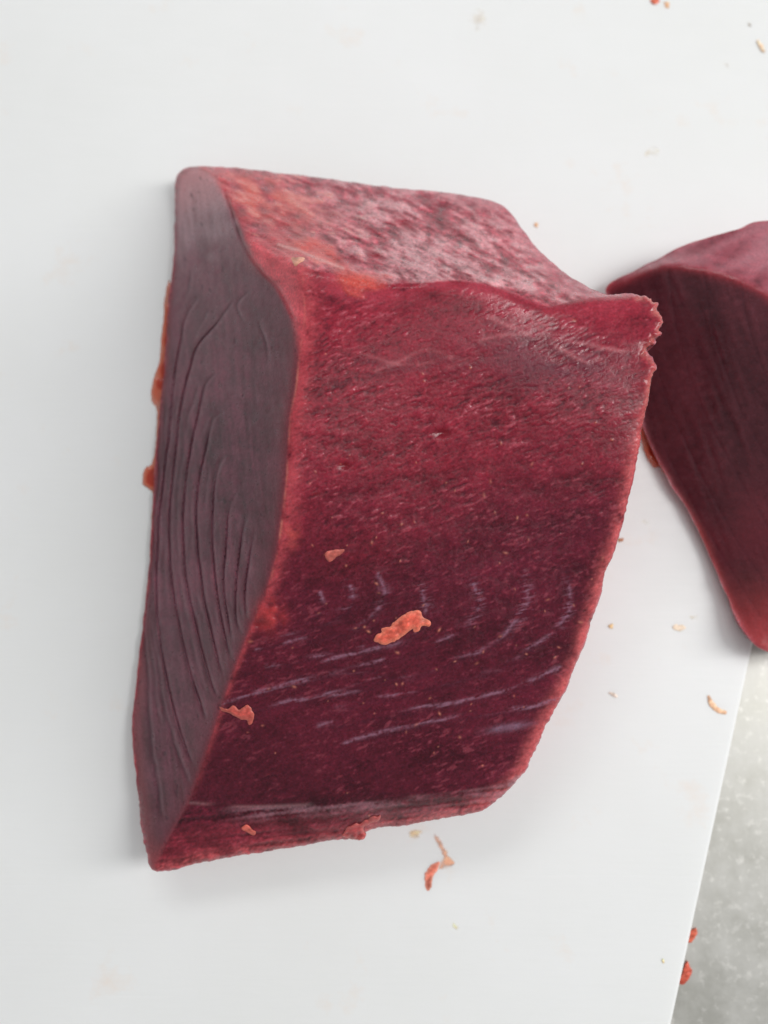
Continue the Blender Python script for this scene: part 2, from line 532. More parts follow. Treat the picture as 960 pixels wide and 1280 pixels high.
upper = sm(760, 480, Y + 0.10 * (X - 560) + blot * 26)
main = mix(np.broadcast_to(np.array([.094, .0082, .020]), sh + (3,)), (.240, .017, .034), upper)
main = main * (1 + 0.08 * u_ + 0.09 * u2 + 0.07 * u3 + .10 * blot + .07 * fine + .06 * lump)[..., None].clip(.45, 1.8)
pale = sm(1.2, 2.8, u_ + .6 * u2 + .3 * blot) * (0.45 + .55 * upper)
main = mix(main, (.40, .09, .12), pale * .5)
dk = sm(1.2, 2.6, -u_ - .5 * u2)
main = mix(main, (.085, .008, .02), dk * .35)
# darker muscle under the upper right corner
patch = np.exp(-(((X - 690) / 110) ** 2 + ((Y - 450 - .1 * (X - 690)) / 38) ** 2)) * (0.7 + .25 * lump)
main = mix(main, (.12, .022, .042), np.clip(patch, 0, 1) * .65)
# paler band beneath the upper edge
dEdge = seg_dist(X, Y, spline([q[:2] for q in EDGE], 6), pad=90)
band = np.exp(-(dEdge / 26) ** 2) * (.6 + .3 * lump)
main = mix(main, (.42, .055, .085), np.clip(band, 0, 1) * .7 * sm(800, 600, X + 0 * Y) + np.clip(band, 0, 1) * .35)
# pale rim along the right and lower cut edges, partly translucent glow painted in
rimw = np.exp(-(np.clip(S, 0, None) / 12) ** 2) * (right_side * .9 + .75 * sm(1015, 1050, Y + .12 * (X - 300)))
main = mix(main, (.58, .12, .125), np.clip(rimw * (1 + .22 * lump + .15 * u2), 0, 1) * .85)
main = mix(main, (.56, .17, .15), np.exp(-(np.clip(S, 0, None) / 4.5) ** 2) * sm(760, 800, X) * sm(560, 470, Y) * .7)
dR = seg_dist(X, Y, spline([q[:2] for q in RIDGE], 6), pad=60)
rwid = 5 + 11 * sm(840, 600, Y)
rw = np.exp(-(dR / rwid) ** 2) * sm(1040, 860, Y)
main = mix(main, (.47, .07, .088), np.clip(rw * (1 + .3 * lump + .15 * u2), 0, 1) * .85)
main = mix(main, (.62, .2, .16), np.exp(-(dR / 1.8) ** 2) * np.clip(.45 + .5 * lump, 0, 1) * sm(760, 640, Y))

# muscle seams, pale sinew
SEAMS = [
    [(322, 864), (365, 855), (407, 844), (473, 826), (517, 817), (551, 801), (582, 781), (599, 759), (597, 742), (591, 724)],
    [(360, 878), (420, 868), (490, 852), (540, 838), (576, 822), (616, 804), (639, 782), (657, 758), (660, 740), (656, 718)],
    [(420, 886), (500, 866), (545, 856), (588, 844), (632, 831), (664, 811), (694, 789), (712, 762), (711, 740), (706, 712)],
    [(400, 908), (486, 893), (560, 880), (607, 868), (660, 852), (698, 836)],
    [(430, 927), (480, 914), (544, 901), (601, 891), (668, 882), (700, 872)],
    [(276, 880), (312, 868), (350, 858), (395, 846), (440, 839), (470, 836)],
    [(318, 884), (350, 880), (384, 876), (430, 862), (470, 850), (505, 846)],
    [(352, 796), (375, 790), (392, 783), (420, 772), (438, 757), (441, 742), (436, 728)],
    [(335, 832), (380, 822), (430, 812), (452, 806)],
    [(320, 812), (350, 803), (396, 797), (440, 786), (465, 770), (479, 752), (480, 735), (474, 718)],
    [(400, 830), (455, 811), (495, 806), (520, 790), (531, 770), (532, 752), (527, 732)],
    [(372, 775), (395, 770), (404, 757), (401, 742)],
]
wx = grain(sh, 14, 14, 0, 81) * .9 + grain(sh, 4, 4, 0, 82) * .25; wy = grain(sh, 12, 12, 0, 83) * 1.0


def warped(D):
    return bilin(np.minimum(D, 30.0), X0, Y0, ST, X + wx, Y + wy)


on = grain(sh, 14, 3, -12, 21); comb = grain(sh, 5, .75, -14, 22)
seam_h = np.zeros(sh); seam_c = np.zeros(sh)
for i, sp in enumerate(SEAMS):
    P = spline(sp, 6)
    dd = warped(seg_dist(X, Y, P, pad=26))
    curl = np.zeros(sh)
    line = np.exp(-((dd + .4 * np.abs(u2)) / 2.7) ** 2)
    act = sm(-.9, .9, on)
    seam_c = np.maximum(seam_c, line * act)
    seam_h = np.maximum(seam_h, np.exp(-(dd / 3.2) ** 2))
    # combed threads where the seam turns up
    if len(sp) > 6:
        cx, cy = P[int(len(P) * .78)]
        near = np.exp(-(((X - cx) / 26) ** 2 + ((Y - cy) / 38) ** 2))
        side = np.exp(-(dd / 7) ** 2)
        seam_c = np.maximum(seam_c, near * side * sm(.1, 1.1, comb) * (.25 + .5 * sm(-.8, 1, blot)))
main = mix(main, (.27, .13, .19), np.clip(seam_c * (.8 + .35 * comb + .25 * fine), 0, 1) * .72)
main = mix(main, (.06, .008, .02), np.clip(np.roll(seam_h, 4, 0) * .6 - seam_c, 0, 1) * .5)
# silvery smear low right and strip below the crease
sv = np.exp(-(((X - 636) / 24) ** 2 + ((Y - 909 + .18 * (X - 636)) / 4.5) ** 2)) * (.8 + .3 * u_)
main = mix(main, (.34, .22, .32), np.clip(sv, 0, 1) * .6)
dC = seg_dist(X, Y, spline([q[:2] for q in CREASE], 6), pad=60)
below = sm(-2, 6, Y - np.interp(X, [q[0] for q in CREASE], [q[1] for q in CREASE]))
strip = grain(sh, 30, 1.6, -6, 23)
mem = below * sm(262, 330, X) * np.exp(-(np.clip(dC - 6, 0, None) / 14) ** 2) * np.clip(.6 + .5 * strip + .25 * lump + .15 * fine, 0, 1)
main = mix(main, (.27, .14, .17), np.clip(mem, 0, 1) * .7)
main = mix(main, (.44, .26, .27), np.exp(-(dC / 2.2) ** 2) * np.clip(.3 + .4 * strip + .3 * lump, 0, 1) * .25)
below2 = below * sm(1012, 1040, Y + .12 * (X - 300))
main = mix(main, (.30, .03, .045), below2 * .35)
main = main * (1 + below * (.16 * strip + .12 * u2 + .08 * lump))[..., None].clip(.5, 1.6)
for q in ([(470, 464), (500, 452), (530, 437), (565, 446)], [(612, 396), (645, 412), (690, 430), (735, 455)], [(455, 442), (500, 456), (540, 452)], [(690, 428), (730, 452), (752, 450)],
          [(600, 425), (640, 418), (700, 424), (780, 440)], [(560, 460), (600, 447), (640, 446)]):
    dd = seg_dist(X, Y, spline(q, 6), pad=26) + .8 * np.abs(lump)
    main = mix(main, (.42, .12, .14), np.exp(-(dd / 3.2) ** 2) * np.clip(.5 + .4 * u3, 0, 1) * .7)
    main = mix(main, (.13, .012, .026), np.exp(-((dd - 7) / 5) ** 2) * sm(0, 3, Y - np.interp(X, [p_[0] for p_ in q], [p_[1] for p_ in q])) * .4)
# blood spots
for (bx, by, br) in ((553, 541, 9), (431, 582, 6), (707, 373, 13), (662, 530, 4), (395, 617, 4), (480, 466, 4), (323, 780, 7), (420, 690, 0.1)):
    g = np.exp(-(((X - bx) / br / 1.3) ** 2 + ((Y - by) / br / .75) ** 2)) * np.clip(.9 + .35 * lump + .3 * u2, 0, 1.3)
    main = mix(main, (.16, .004, .012), np.clip(g, 0, 1) * .9)

# ---- left face
left = np.broadcast_to(np.array([.138, .044, .064]), sh + (3,)) * (1 + .13 * fineL + .09 * fine + .09 * blot + .08 * lump)[..., None]
left = left * (1 + .08 * grain(sh, 16, 5, 86, 33)[..., None] * np.array([1.1, .5, .8]))
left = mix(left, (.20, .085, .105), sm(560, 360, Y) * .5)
left = mix(left, (.44, .27, .30), (sm(370, 250, Y + .55 * (X - 235) + 10 * lump) * (.8 + .12 * fineL)).clip(0, 1))  # whitish sheen and light on the upper part put into the colour
left = mix(left, (.60, .28, .30), sm(290, 222, Y + .3 * (X - 230)) * .85)  # more of the painted sheen towards the top, over pinkish flesh
left = mix(left, (.24, .07, .08), sm(22, 3, S0) * sm(700, 900, Y) * .8)
left = mix(left, (.18, .05, .06), sm(9, 1, S0) * .6)
left = mix(left, (.34, .055, .075), np.exp(-(dR / (4 + 5 * sm(820, 560, Y))) ** 2) * .7)
left = mix(left, (.17, .045, .06), np.exp(-(dR / 30) ** 2) * .5)
left = mix(left, (.34, .07, .08), sm(1040, 1085, Y) * .7)
GRV = [
    [(254, 368), (246, 374), (231, 399), (225, 427), (217, 471), (212, 534), (203, 600), (197, 660), (195, 757), (206, 840), (223, 910), (243, 962)],
    [(291, 374), (272, 402), (247, 431), (237, 459), (225, 509), (219, 565), (211, 640), (212, 700), (219, 757), (238, 844), (260, 905)],
    [(275, 462), (256, 481), (247, 518), (237, 565), (230, 620), (228, 669), (234, 735), (254, 822), (272, 876)],
    [(281, 512), (266, 527), (256, 565), (247, 610), (245, 669), (256, 757), (278, 848)],
    [(284, 566), (271, 592), (265, 647), (267, 713), (277, 779), (288, 826)],
    [(296, 612), (286, 640), (282, 680), (279, 735), (290, 806)],
    [(308, 640), (302, 669), (295, 722), (294, 770), (302, 796)],
    [(318, 660), (310, 705), (305, 745), (309, 778)],
    [(188, 690), (181, 770), (184, 850), (190, 930), (204, 1030)],
    [(200, 500), (199, 570), (193, 650), (190, 720), (193, 800), (205, 880), (225, 950), (236, 985)],
    [(240, 330), (236, 360), (229, 380)],
    [(322, 400), (332, 425), (336, 455)],
    [(305, 405), (296, 380), (312, 362)],
]
def between(a, b):
    a = np.array(a, float); b = np.array(b, float)
    yy = np.linspace(max(a[0, 1], b[0, 1]) + 6, min(a[-1, 1], b[-1, 1]), 9)
    xx = .5 * np.interp(yy, a[:, 1], a[:, 0]) + .5 * np.interp(yy, b[:, 1], b[:, 0])
    return list(zip(xx, yy))


NG = len(GRV)
GRV = GRV + [between(GRV[9], GRV[0])] + [between(GRV[q], GRV[q + 1]) for q in range(7)] + [between(GRV[8], GRV[9])]
gl = np.zeros(sh)
gh = np.zeros(sh); gc = np.zeros(sh); terr = np.zeros(sh)
for i, gp in enumerate(GRV):
    P = spline(gp, 6)
    wv = grain(sh, 6, 6, 0, 60 + i) * .8
    dd = warped(seg_dist(X, Y, P, pad=24))
    brk = .6 + .4 * sm(-1.1, .5, grain(sh, 12, 12, 0, 40 + i))
    for q in (gp[0], gp[-1]): brk = brk * (.1 + .9 * sm(0, 15, np.hypot(X - q[0], Y - q[1])))
    if i >= NG: brk = brk * .7 * sm(-.9, .7, grain(sh, 16, 6, 84, 140 + i))
    dl = bilin(np.minimum(dd, 30.0), X0, Y0, ST, X - 3.2, Y)
    gl = np.maximum(gl, np.exp(-(dl / 2.0) ** 2) * brk)
    for kk, (ox, st_) in enumerate(((6.5, .42), (-4.5, .35), (11, .32))):
        d3 = bilin(np.minimum(dd, 30.0), X0, Y0, ST, X + ox + 1.5 * lump, Y)
        gc = np.maximum(gc, np.exp(-(d3 / 1.3) ** 2) * st_ * sm(.0, 1.2, grain(sh, 22, 3, 84, 300 + 3 * i + kk)))
    gwid = (1.45 + .7 * sm(520, 800, Y)) * (1 + .18 * wv).clip(.75)
    gc = np.maximum(gc, np.exp(-((dd + wv * .5).clip(0) / gwid) ** 2) * brk)
    gh = np.maximum(gh, np.exp(-(dd / (gwid + .8)) ** 2) * brk)
    if i < 8:    # each layer stands proud on the left of its seam: a soft terrace
        px = np.interp(Y, [q[1] for q in P], [q[0] for q in P], left=-999, right=-999)
        t = np.where(px > 0, X - px, 99)
        terr = terr + np.where(t > 0, np.exp(-t / 9), 0) * (px > 0) * sm(4, 70, Y - gp[0][1]) * sm(2, 40, gp[-1][1] - Y)
pits = sm(1.9, 2.8, grain(sh, 2.8, 1.5, 80, 31))
gc = np.maximum(gc, pits * .75)
left = mix(left, (.25, .125, .15), np.clip(gl, 0, 1) * .35)
left = mix(left, (.060, .014, .026), np.clip(gc, 0, 1) * .62)
CR = [(281, 240), (289, 262), (297, 287), (306, 308), (316, 324), (330, 342), (346, 358), (357, 376), (367, 397)]
dCR = seg_dist(X, Y, spline(CR, 6), pad=40)
left = mix(left, (.10, .012, .022), np.exp(-((dCR + grain(sh, 5, 5, 0, 32) * .8) / 2.2) ** 2) * .85)

# ---- skin side
f1 = .8 * grain(sh, 7, 1.6, 27, 51) + .5 * grain(sh, 3, 1.3, 12, 50); f2 = grain(sh, 7, 3.0, 22, 52); f3 = .55 * grain(sh, 22, 8, 20, 53) + .6 * grain(sh, 10, 4.5, 24, 55) + .5 * grain(sh, 5, 3, 30, 59); f3 /= f3.std()
f4 = grain(sh, 8, 1.7, 26, 56); f5 = grain(sh, 5, 2.2, 10, 57)
fil = np.maximum(np.exp(-(f4 / .28) ** 2), .7 * np.exp(-(f5 / .22) ** 2))
cap = np.broadcast_to(np.array([.37, .07, .095]), sh + (3,)) * (1 + .18 * f1)[..., None]
veil = np.clip(.42 + .28 * f3 + .3 * f1 + .3 * f2, 0, 1) * sm(340, 470, X)
cap = mix(cap, (.54, .31, .33), veil * .6)
cap = mix(cap, (.26, .03, .05), sm(1.4, 2.6, -.7 * f3 - 1.0 * f2 - .6 * f1) * .6)
cap = cap * (1 + .14 * grain(sh, 2.6, 1.2, 26, 58) + .10 * fine + .10 * f2)[..., None].clip(.4, 1.7)
cap = mix(cap, (.54, .33, .34), fil * (.15 + .35 * veil))
org = np.exp(-(((X - 330) / 65) ** 2 + ((Y - 250 - .35 * (X - 330)) / 32) ** 2)) * (.75 + .35 * f2)
cap = mix(cap, (.60, .13, .11), np.clip(org, 0, 1) * .85)
cap = mix(cap, (.62, .25, .22), sm(.9, 2.0, f1 + .5 * f2) * sm(520, 380, X) * .6)
for (bx, by, rx, ry) in ((354, 286, 17, 8), (408, 265, 16, 6), (505, 282, 12, 7), (437, 322, 18, 6), (468, 318, 10, 5), (345, 262, 6, 4)):
    g = np.exp(-((((X - bx) * .9 + (Y - by) * .44) / rx) ** 2 + (((Y - by) * .9 - (X - bx) * .44) / ry) ** 2)) * np.clip(.9 + .5 * f2, 0, 1.4)
    cap = mix(cap, (.24, .015, .03), np.clip(g, 0, 1) * .85)
cap = mix(cap, (.40, .10, .13), sm(26, 4, S0) * sm(480, 600, X) * .5)
cap = mix(cap, (.44, .06, .075), np.exp(-(dCR / 12) ** 2) * .7)

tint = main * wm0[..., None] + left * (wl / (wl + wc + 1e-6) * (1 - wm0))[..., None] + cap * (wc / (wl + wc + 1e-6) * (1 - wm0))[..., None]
# fatty orange tissue round the near upper corner
org2 = np.exp(-(((X - 355) / 34) ** 2 + ((Y - 318) / 26) ** 2)) * np.clip(.85 + .2 * lump, 0, 1.1) * sm(-4, 8, (X - 337) * .62 - (Y - 346) * .78 + 12)
tint = mix(tint, (.60, .12, .12), np.clip(org2, 0, 1) * .75)
CORN = [(304, 290), (345, 318), (376, 328), (382, 393), (376, 450), (370, 420), (366, 397), (355, 374), (345, 357), (330, 341), (314, 320)]
cw = blur(inside(X, Y, CORN).astype(float), 3.0 / ST)
corn = np.broadcast_to(np.array([.66, .10, .125]), sh + (3,)) * (1 + .12 * f2 + .10 * lump + .06 * fine)[..., None]
tint = tint * (1 - cw[..., None] * .9) + corn * cw[..., None] * .9
FAT = zo([(352, 330), (430, 286), (500, 296), (560, 326), (610, 396), (660, 436), (740, 470), (850, 490), (900, 520), (780, 545), (690, 566), (640, 560), (590, 500), (540, 440), (440, 380)], 270, 220, 3.84)
fw = sm(-5, 6, sdf(X, Y, FAT) + 2.5 * lump + 2 * f2)
tint = mix(tint, (.54, .085, .075), fw * (.72 + .15 * f1).clip(0, .95))
fw2 = np.exp(-(((X - 452) / 26) ** 2 + ((Y - 352) / 9) ** 2)) * (.8 + .2 * lump)
tint = mix(tint, (.62, .095, .06), np.clip(fw2, 0, 1) * .65)
dfl = seg_dist(X, Y, zo([(300, 330), (400, 360), (500, 402), (612, 444)], 270, 220, 3.84), pad=20)
tint = mix(tint, (.58, .26, .25), np.exp(-(dfl / 2.2) ** 2) * .9)
# crumbs of fat and small specks
rs = np.random.RandomState(7)
speck = np.zeros(sh); speck_c = np.zeros(sh + (3,)); speck_c[:] = (.6, .2, .14)
for k in range(120):
    sx = rs.uniform(290, 790); sy = rs.uniform(400, 1050); r = rs.uniform(.7, 1.5)
    if rs.rand() < .45: sx = rs.uniform(380, 740); sy = rs.uniform(640, 900)
    j = int((sx - X0) / ST); i = int((sy - Y0) / ST)
    if not (5 < i < sh[0] - 6 and 5 < j < sh[1] - 6): continue
    sl = (slice(i - 5, i + 6), slice(j - 5, j + 6))
    a_ = rs.uniform(0, 3.1)
    dx = (X[sl] - sx) * math.cos(a_) + (Y[sl] - sy) * math.sin(a_); dy = -(X[sl] - sx) * math.sin(a_) + (Y[sl] - sy) * math.cos(a_)
    g = np.exp(-((dx / r / rs.uniform(1, 2.2)) ** 2 + (dy / r) ** 2)) * rs.uniform(.4, 1)
    speck[sl] = np.maximum(speck[sl], g)
tint = mix(tint, (.62, .22, .15), speck * wm * .8)
tint = np.clip(tint, .003, .9)

# relief
Z += wm * (u_ * 1.5e-5 + u2 * .5e-5 + u3 * 1.5e-5 + lump * 1.6e-5 + fine * .5e-5) + wm * (seam_c * 9e-5 - np.roll(seam_h, 3, 0) * 7e-5 + seam_h * 5e-5) + speck * wm * 1.3e-4 + wm * sm(1.9, 3.0, .8 * u2 + .7 * u_) * (.3 + .7 * upper) * 7e-5
Z += wm * ((strip * 6e-5 + u2 * 2e-5) * below)
Z -= wl * (gh * 3.0e-4 + pits * 1.2e-4) + wl * (terr * 9.0e-4) - wl * (fineL * 1.6e-5 + lump * 5e-5 + fine * .5e-5)
Z -= np.exp(-(dCR / 2.5) ** 2) * 7e-4
Z += wc * (f1 * 1.1e-4 + f2 * 1.3e-4 + f3 * 3.2e-4 + lump * 1e-4 + u_ * 0 + grain(sh, 6, 1.2, 28, 54) * 4e-5 + fil * 9e-5)
for (bx, by, br, dep) in ((553, 541, 7, 5e-4), (431, 582, 5, 4e-4), (707, 373, 10, 1.2e-3), (354, 286, 9, 1.2e-3), (408, 265, 8, 6e-4), (505, 282, 7, 6e-4), (323, 780, 7, 1.2e-3)):
    Z -= dep * np.exp(-(((X - bx) / br / 1.4) ** 2 + ((Y - by) / br / .8) ** 2))
Z += 2.6e-4 * np.exp(-(dfl / 2.6) ** 2) + 2.5e-4 * fw * sm(.2, .8, fw)
# torn clump on the ridge
tc_ = np.exp(-(((X - 336) / 17) ** 2 + ((Y - 768) / 18) ** 2))
tl = grain(sh, 3.5, 3.5, 0, 71)
Z += tc_ * (tl * 2.6e-4 + 3e-4)
tint = mix(tint, (.44, .045, .05), np.clip(tc_ * (1.1 + .4 * tl), 0, 1) * .8)
tc2 = np.exp(-(((X - 364) / 10) ** 2 + ((Y - 670) / 14) ** 2)) * np.clip(.6 + .5 * tl, 0, 1)
tint = mix(tint, (.5, .075, .07), tc2 * .7)
Z = np.maximum(Z, 0.0012)
dry = np.clip(wl * .14 + wc * .10 + fine * .02, -.05, .3)

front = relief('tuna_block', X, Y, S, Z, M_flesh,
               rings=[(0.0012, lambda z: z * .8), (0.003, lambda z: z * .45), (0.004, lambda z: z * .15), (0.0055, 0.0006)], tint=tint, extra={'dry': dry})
tag(front, 'large raw tuna block in the middle of the white board, sloping red cut face upward', 'tuna block', 'blocks of raw tuna')


def zfront(px, py):
    return bilin(Z, X0, Y0, ST, np.asarray(px, float), np.asarray(py, float))


# ---------------------------------------------------------------- loose flakes, crumbs, films
def flake(name, poly, ground, thick, col, mat, seed, rough=.5, step=.55, curl=0.0, parent=None, cover=None, colvar=.25, edge_col=None, lumps=1.0):
    poly = np.asarray(poly, float)
    P = spline(poly, 4, True)
    x0, y0 = P.min(0) - 5; x1, y1 = P.max(0) + 5
    gx, gy = np.meshgrid(np.arange(x0, x1, step), np.arange(y0, y1, step))
    s = sdf(gx, gy, P)
    s = s + grain(s.shape, 1.6 / step, 1.6 / step, 0, seed) * rough
    w = max(s.max(), .5)
    dome = np.sqrt(np.clip(1 - (1 - np.clip(s / (w * .42), 0, 1)) ** 2, 0, 1))
    n = grain(s.shape, 2.2 / step, 1.4 / step, -25, seed + 1); n2 = grain(s.shape, 5 / step, 4 / step, 10, seed + 2)
    g = ground(gx, gy) if callable(ground) else np.full(gx.shape, ground)
    z = g + 2e-5 + thick * dome * (.75 + lumps * (.12 * n + .16 * n2)).clip(.25) + curl * np.clip(-(gx - P[:, 0].mean()) / (x1 - x0), -1, 1) ** 2
    t = np.broadcast_to(np.asarray(col, float), gx.shape + (3,)) * (1 + colvar * (.6 * n + .5 * n2)).clip(.4, 1.7)[..., None]
    if edge_col is not None: t = mix(t, edge_col, np.clip(1 - s / (w * .6), 0, 1) * .8)
    ex = {'dry': np.zeros(gx.shape)}
    if cover is not None: ex['cover'] = np.clip(s / (w * .8), 0, 1) * cover * (1 + .35 * n2).clip(.2)
    low = (lambda zz: zz - thick * 1.1) if callable(ground) else ground + 1e-5
    return relief(name, gx, gy, s, z, mat, rings=None if cover is not None else [(0.0, low)], tint=np.clip(t, 0.003, .95), extra=ex, parent=parent)


def blob(cx, cy, rx, ry, ang, seed, n=11):
    r = np.random.RandomState(seed); a = math.radians(ang); out = []
    for k in range(n):
        t = 2 * math.pi * k / n; q = r.uniform(.65, 1.25)
        x, y = rx * q * math.cos(t), ry * q * math.sin(t)
        out.append((cx + x * math.cos(a) - y * math.sin(a), cy + x * math.sin(a) + y * math.cos(a)))
    return out


# torn pieces still attached to the front block
flake('pale_fleck', zo([(360, 392), (395, 388), (425, 392), (422, 408), (400, 420), (382, 432), (370, 415)], 270, 220, 3.84), zfront, 2e-4, (.62, .27, .18), M_scrap, 107, .3, parent=front)
flake('torn_curl', zo([(-34, 512), (-5, 486), (35, 476), (70, 458), (112, 444), (106, 466), (66, 482), (46, 498), (56, 522), (34, 544), (-6, 540), (-38, 532)], 440, 880, 3.2),
      zfront, 1.1e-3, (.46, .07, .075), M_scrap, 110, .5, parent=front, edge_col=(.5, .12, .11))
flake('torn_tuft', zo([(366, 74), (400, 84), (422, 70), (450, 86), (478, 66), (498, 92), (504, 122), (486, 148), (474, 126), (440, 122), (404, 98), (372, 92)], 160, 860, 3.2),
      zfront, 6e-4, (.50, .085, .07), M_scrap, 113, .5, parent=front, edge_col=(.55, .14, .11))

# loose flakes lying on the front block
t = flake('tuna_flake', zo([(472, 962), (484, 936), (502, 930), (506, 914), (540, 902), (566, 874), (600, 854), (640, 839), (660, 846), (668, 868), (688, 880), (700, 896), (690, 908), (664, 904), (654, 922), (634, 928), (626, 914), (596, 938), (566, 960), (532, 976), (508, 978), (488, 970)], 320, 500, 3.2),
          zfront, 5e-4, (.62, .105, .07), M_scrap, 120, .35, .5, edge_col=(.66, .2, .13))
tag(t, 'bright orange red ragged flake lying on the dark lower part of the red cut face', 'tuna flake')
t = flake('tuna_flake.001', zo([(276, 612), (300, 601), (350, 597), (346, 614), (322, 628), (302, 646), (284, 640)], 320, 500, 3.2), zfront, 3e-4, (.34, .08, .065), M_scrap, 123, .3)
tag(t, 'small dull brownish flake on the cut face above and left of the orange flake', 'tuna flake')
t = flake('tuna_flake.002', zo([(455, 562), (474, 544), (490, 560), (511, 575), (504, 590), (478, 580)], 160, 860, 3.2), zfront, 5e-4, (.58, .12, .09), M_scrap, 126, .3)
tag(t, 'small orange flake on the grey strip near the lower left tip of the front block', 'tuna flake')

# red juice along the foot of the block
t = flake('juice_pool', [(212, 350), (206, 372), (204, 400), (201, 425), (199, 452), (192, 472), (189, 490), (190, 503), (196, 512), (195, 545), (193, 566), (189, 580), (182, 584), (178, 595), (179, 606), (186, 612), (191, 618), (189, 660), (200, 650), (215, 520), (222, 400)],
          0.0, 9e-4, (.5, .05, .02), M_juice, 130, .25, 1.0, lumps=.25, cover=1.3)
tag(t, 'thin line of red juice seeping out along the left foot of the front block', 'juice')

# ---------------------------------------------------------------- second block, at the right
F2 = [(757, 361, .004), (774, 400, .003), (790, 470, .003), (808, 545, .003), (832, 592, .003), (862, 642, .003), (890, 700, .003), (918, 766, .005), (936, 796, .008), (950, 809, .009), (975, 818, .009), (1030, 822, .006)]
K2 = [(1030, 822, .006), (1110, 800, .004), (1180, 700, .004), (1210, 560, .006), (1190, 420, .014), (1130, 320, .020), (1050, 270, .022), (960, 276, .022), (920, 287, .020), (882, 298, .017), (840, 314, .013), (795, 338, .008), (757, 361, .004)]
T2 = [(757, 361, .004), (795, 341, .018), (825, 331, .029), (850, 331, .036), (885, 337, .043), (920, 347, .049), (960, 366, .055), (1010, 410, .061), (1060, 490, .063), (1090, 600, .058), (1090, 700, .045), (1060, 780, .022), (1030, 822, .006)]
T2 = [(a_, b_, z_ * .5 + .004) if z_ > .01 else (a_, b_, z_) for a_, b_, z_ in T2]
xs2 = np.arange(735, 1235, 1.6); ys2 = np.arange(240, 845, 1.6)
X2, Y2 = np.meshgrid(xs2, ys2)
out2 = F2 + K2[1:-1]
ZC2 = relax([out2 + [out2[0]], T2], 735, 240, 1235, 845, 5.0, 3e-6, 1800)
Z2 = blur(bilin(ZC2, 735, 240, 5.0, X2, Y2), 2.0)
h2 = X2.shape
S2 = sdf(X2, Y2, spline([q[:2] for q in out2], 6, True)) + grain(h2, 5, 5, 0, 201) * .7
face2 = blur(inside(X2, Y2, [q[:2] for q in F2] + [q[:2] for q in T2[::-1][1:]]).astype(float), 1.5)
k1 = grain(h2, 12, 1.6, 70, 202); k2 = grain(h2, 14, 8, 60, 203); k3 = grain(h2, 2, 1.2, 0, 204); k4 = grain(h2, 14, 3, -20, 205)
dT2 = seg_dist(X2, Y2, spline([q[:2] for q in T2], 6), pad=90)
c2 = np.broadcast_to(np.array([.105, .026, .036]), h2 + (3,)) * (1 + .06 * k1 + .09 * k2 + .07 * k3)[..., None]
c2 = mix(c2, (.20, .025, .04), sm(560, 800, Y2 + .2 * (X2 - 850)) * (.6 + .3 * k2).clip(0, 1))
c2 = mix(c2, (.34, .04, .055), np.exp(-(dT2 / 8) ** 2) * np.clip(.7 + .25 * k2, 0, 1))
c2 = mix(c2, (.50, .08, .07), np.clip(.9 + .35 * k2, 0, 1) * np.exp(-(np.clip(S2, 0, None) / 6) ** 2) * sm(480, 780, Y2) * .7)
c2 = mix(c2, (.42, .06, .065), sm(690, 800, Y2 + .2 * (X2 - 945)) * .8)
LN2 = [[(800, 350), (812, 420), (838, 510), (880, 600), (930, 690), (985, 760)], [(835, 340), (848, 420), (878, 510), (925, 600), (980, 690)],
       [(880, 342), (893, 420), (925, 510), (975, 600), (1030, 690)], [(925, 355), (942, 430), (980, 520), (1040, 610)], [(775, 372), (788, 440), (812, 520), (850, 600), (900, 690), (950, 770)]]
g2 = np.zeros(h2)
for q in LN2: g2 = np.maximum(g2, np.exp(-(seg_dist(X2, Y2, spline(q, 6), pad=20) / 1.8) ** 2))
c2 = mix(c2, (.05, .008, .018), g2 * .16)
s2 = np.broadcast_to(np.array([.36, .09, .12]), h2 + (3,)) * (1 + .16 * k4 + .1 * k3)[..., None]
s2 = mix(s2, (.42, .22, .25), np.clip(.3 + .4 * k4, 0, 1) * .6)
c2 = c2 * face2[..., None] + s2 * (1 - face2)[..., None]
Z2 = Z2 + face2 * (k1 * 3e-5 + k3 * 1e-5 - g2 * .8e-4) + (1 - face2) * (k4 * 1.2e-4 + k3 * 3e-5)
Z2 = np.maximum(Z2, .0012)
back = relief('tuna_block.001', X2, Y2, S2, Z2, M_flesh, rings=[(.001, lambda z: z * .7), (.002, lambda z: z * .3), (.004, .0006)], tint=np.clip(c2, .003, .9), extra={'dry': (1 - face2) * .1})
tag(back, 'dark maroon tuna block cut off by the right side of the picture', 'tuna block', 'blocks of raw tuna')
t = flake('juice_pool.001', [(800, 530), (804, 560), (810, 576), (818, 585), (825, 584), (830, 592), (850, 600), (830, 560), (815, 530)], 0.0, 1.2e-3, (.5, .05, .02), M_juice, 140, .25, 1.0, lumps=.25, cover=1.3)
tag(t, 'red juice seeping out at the left foot of the dark block on the right', 'juice')

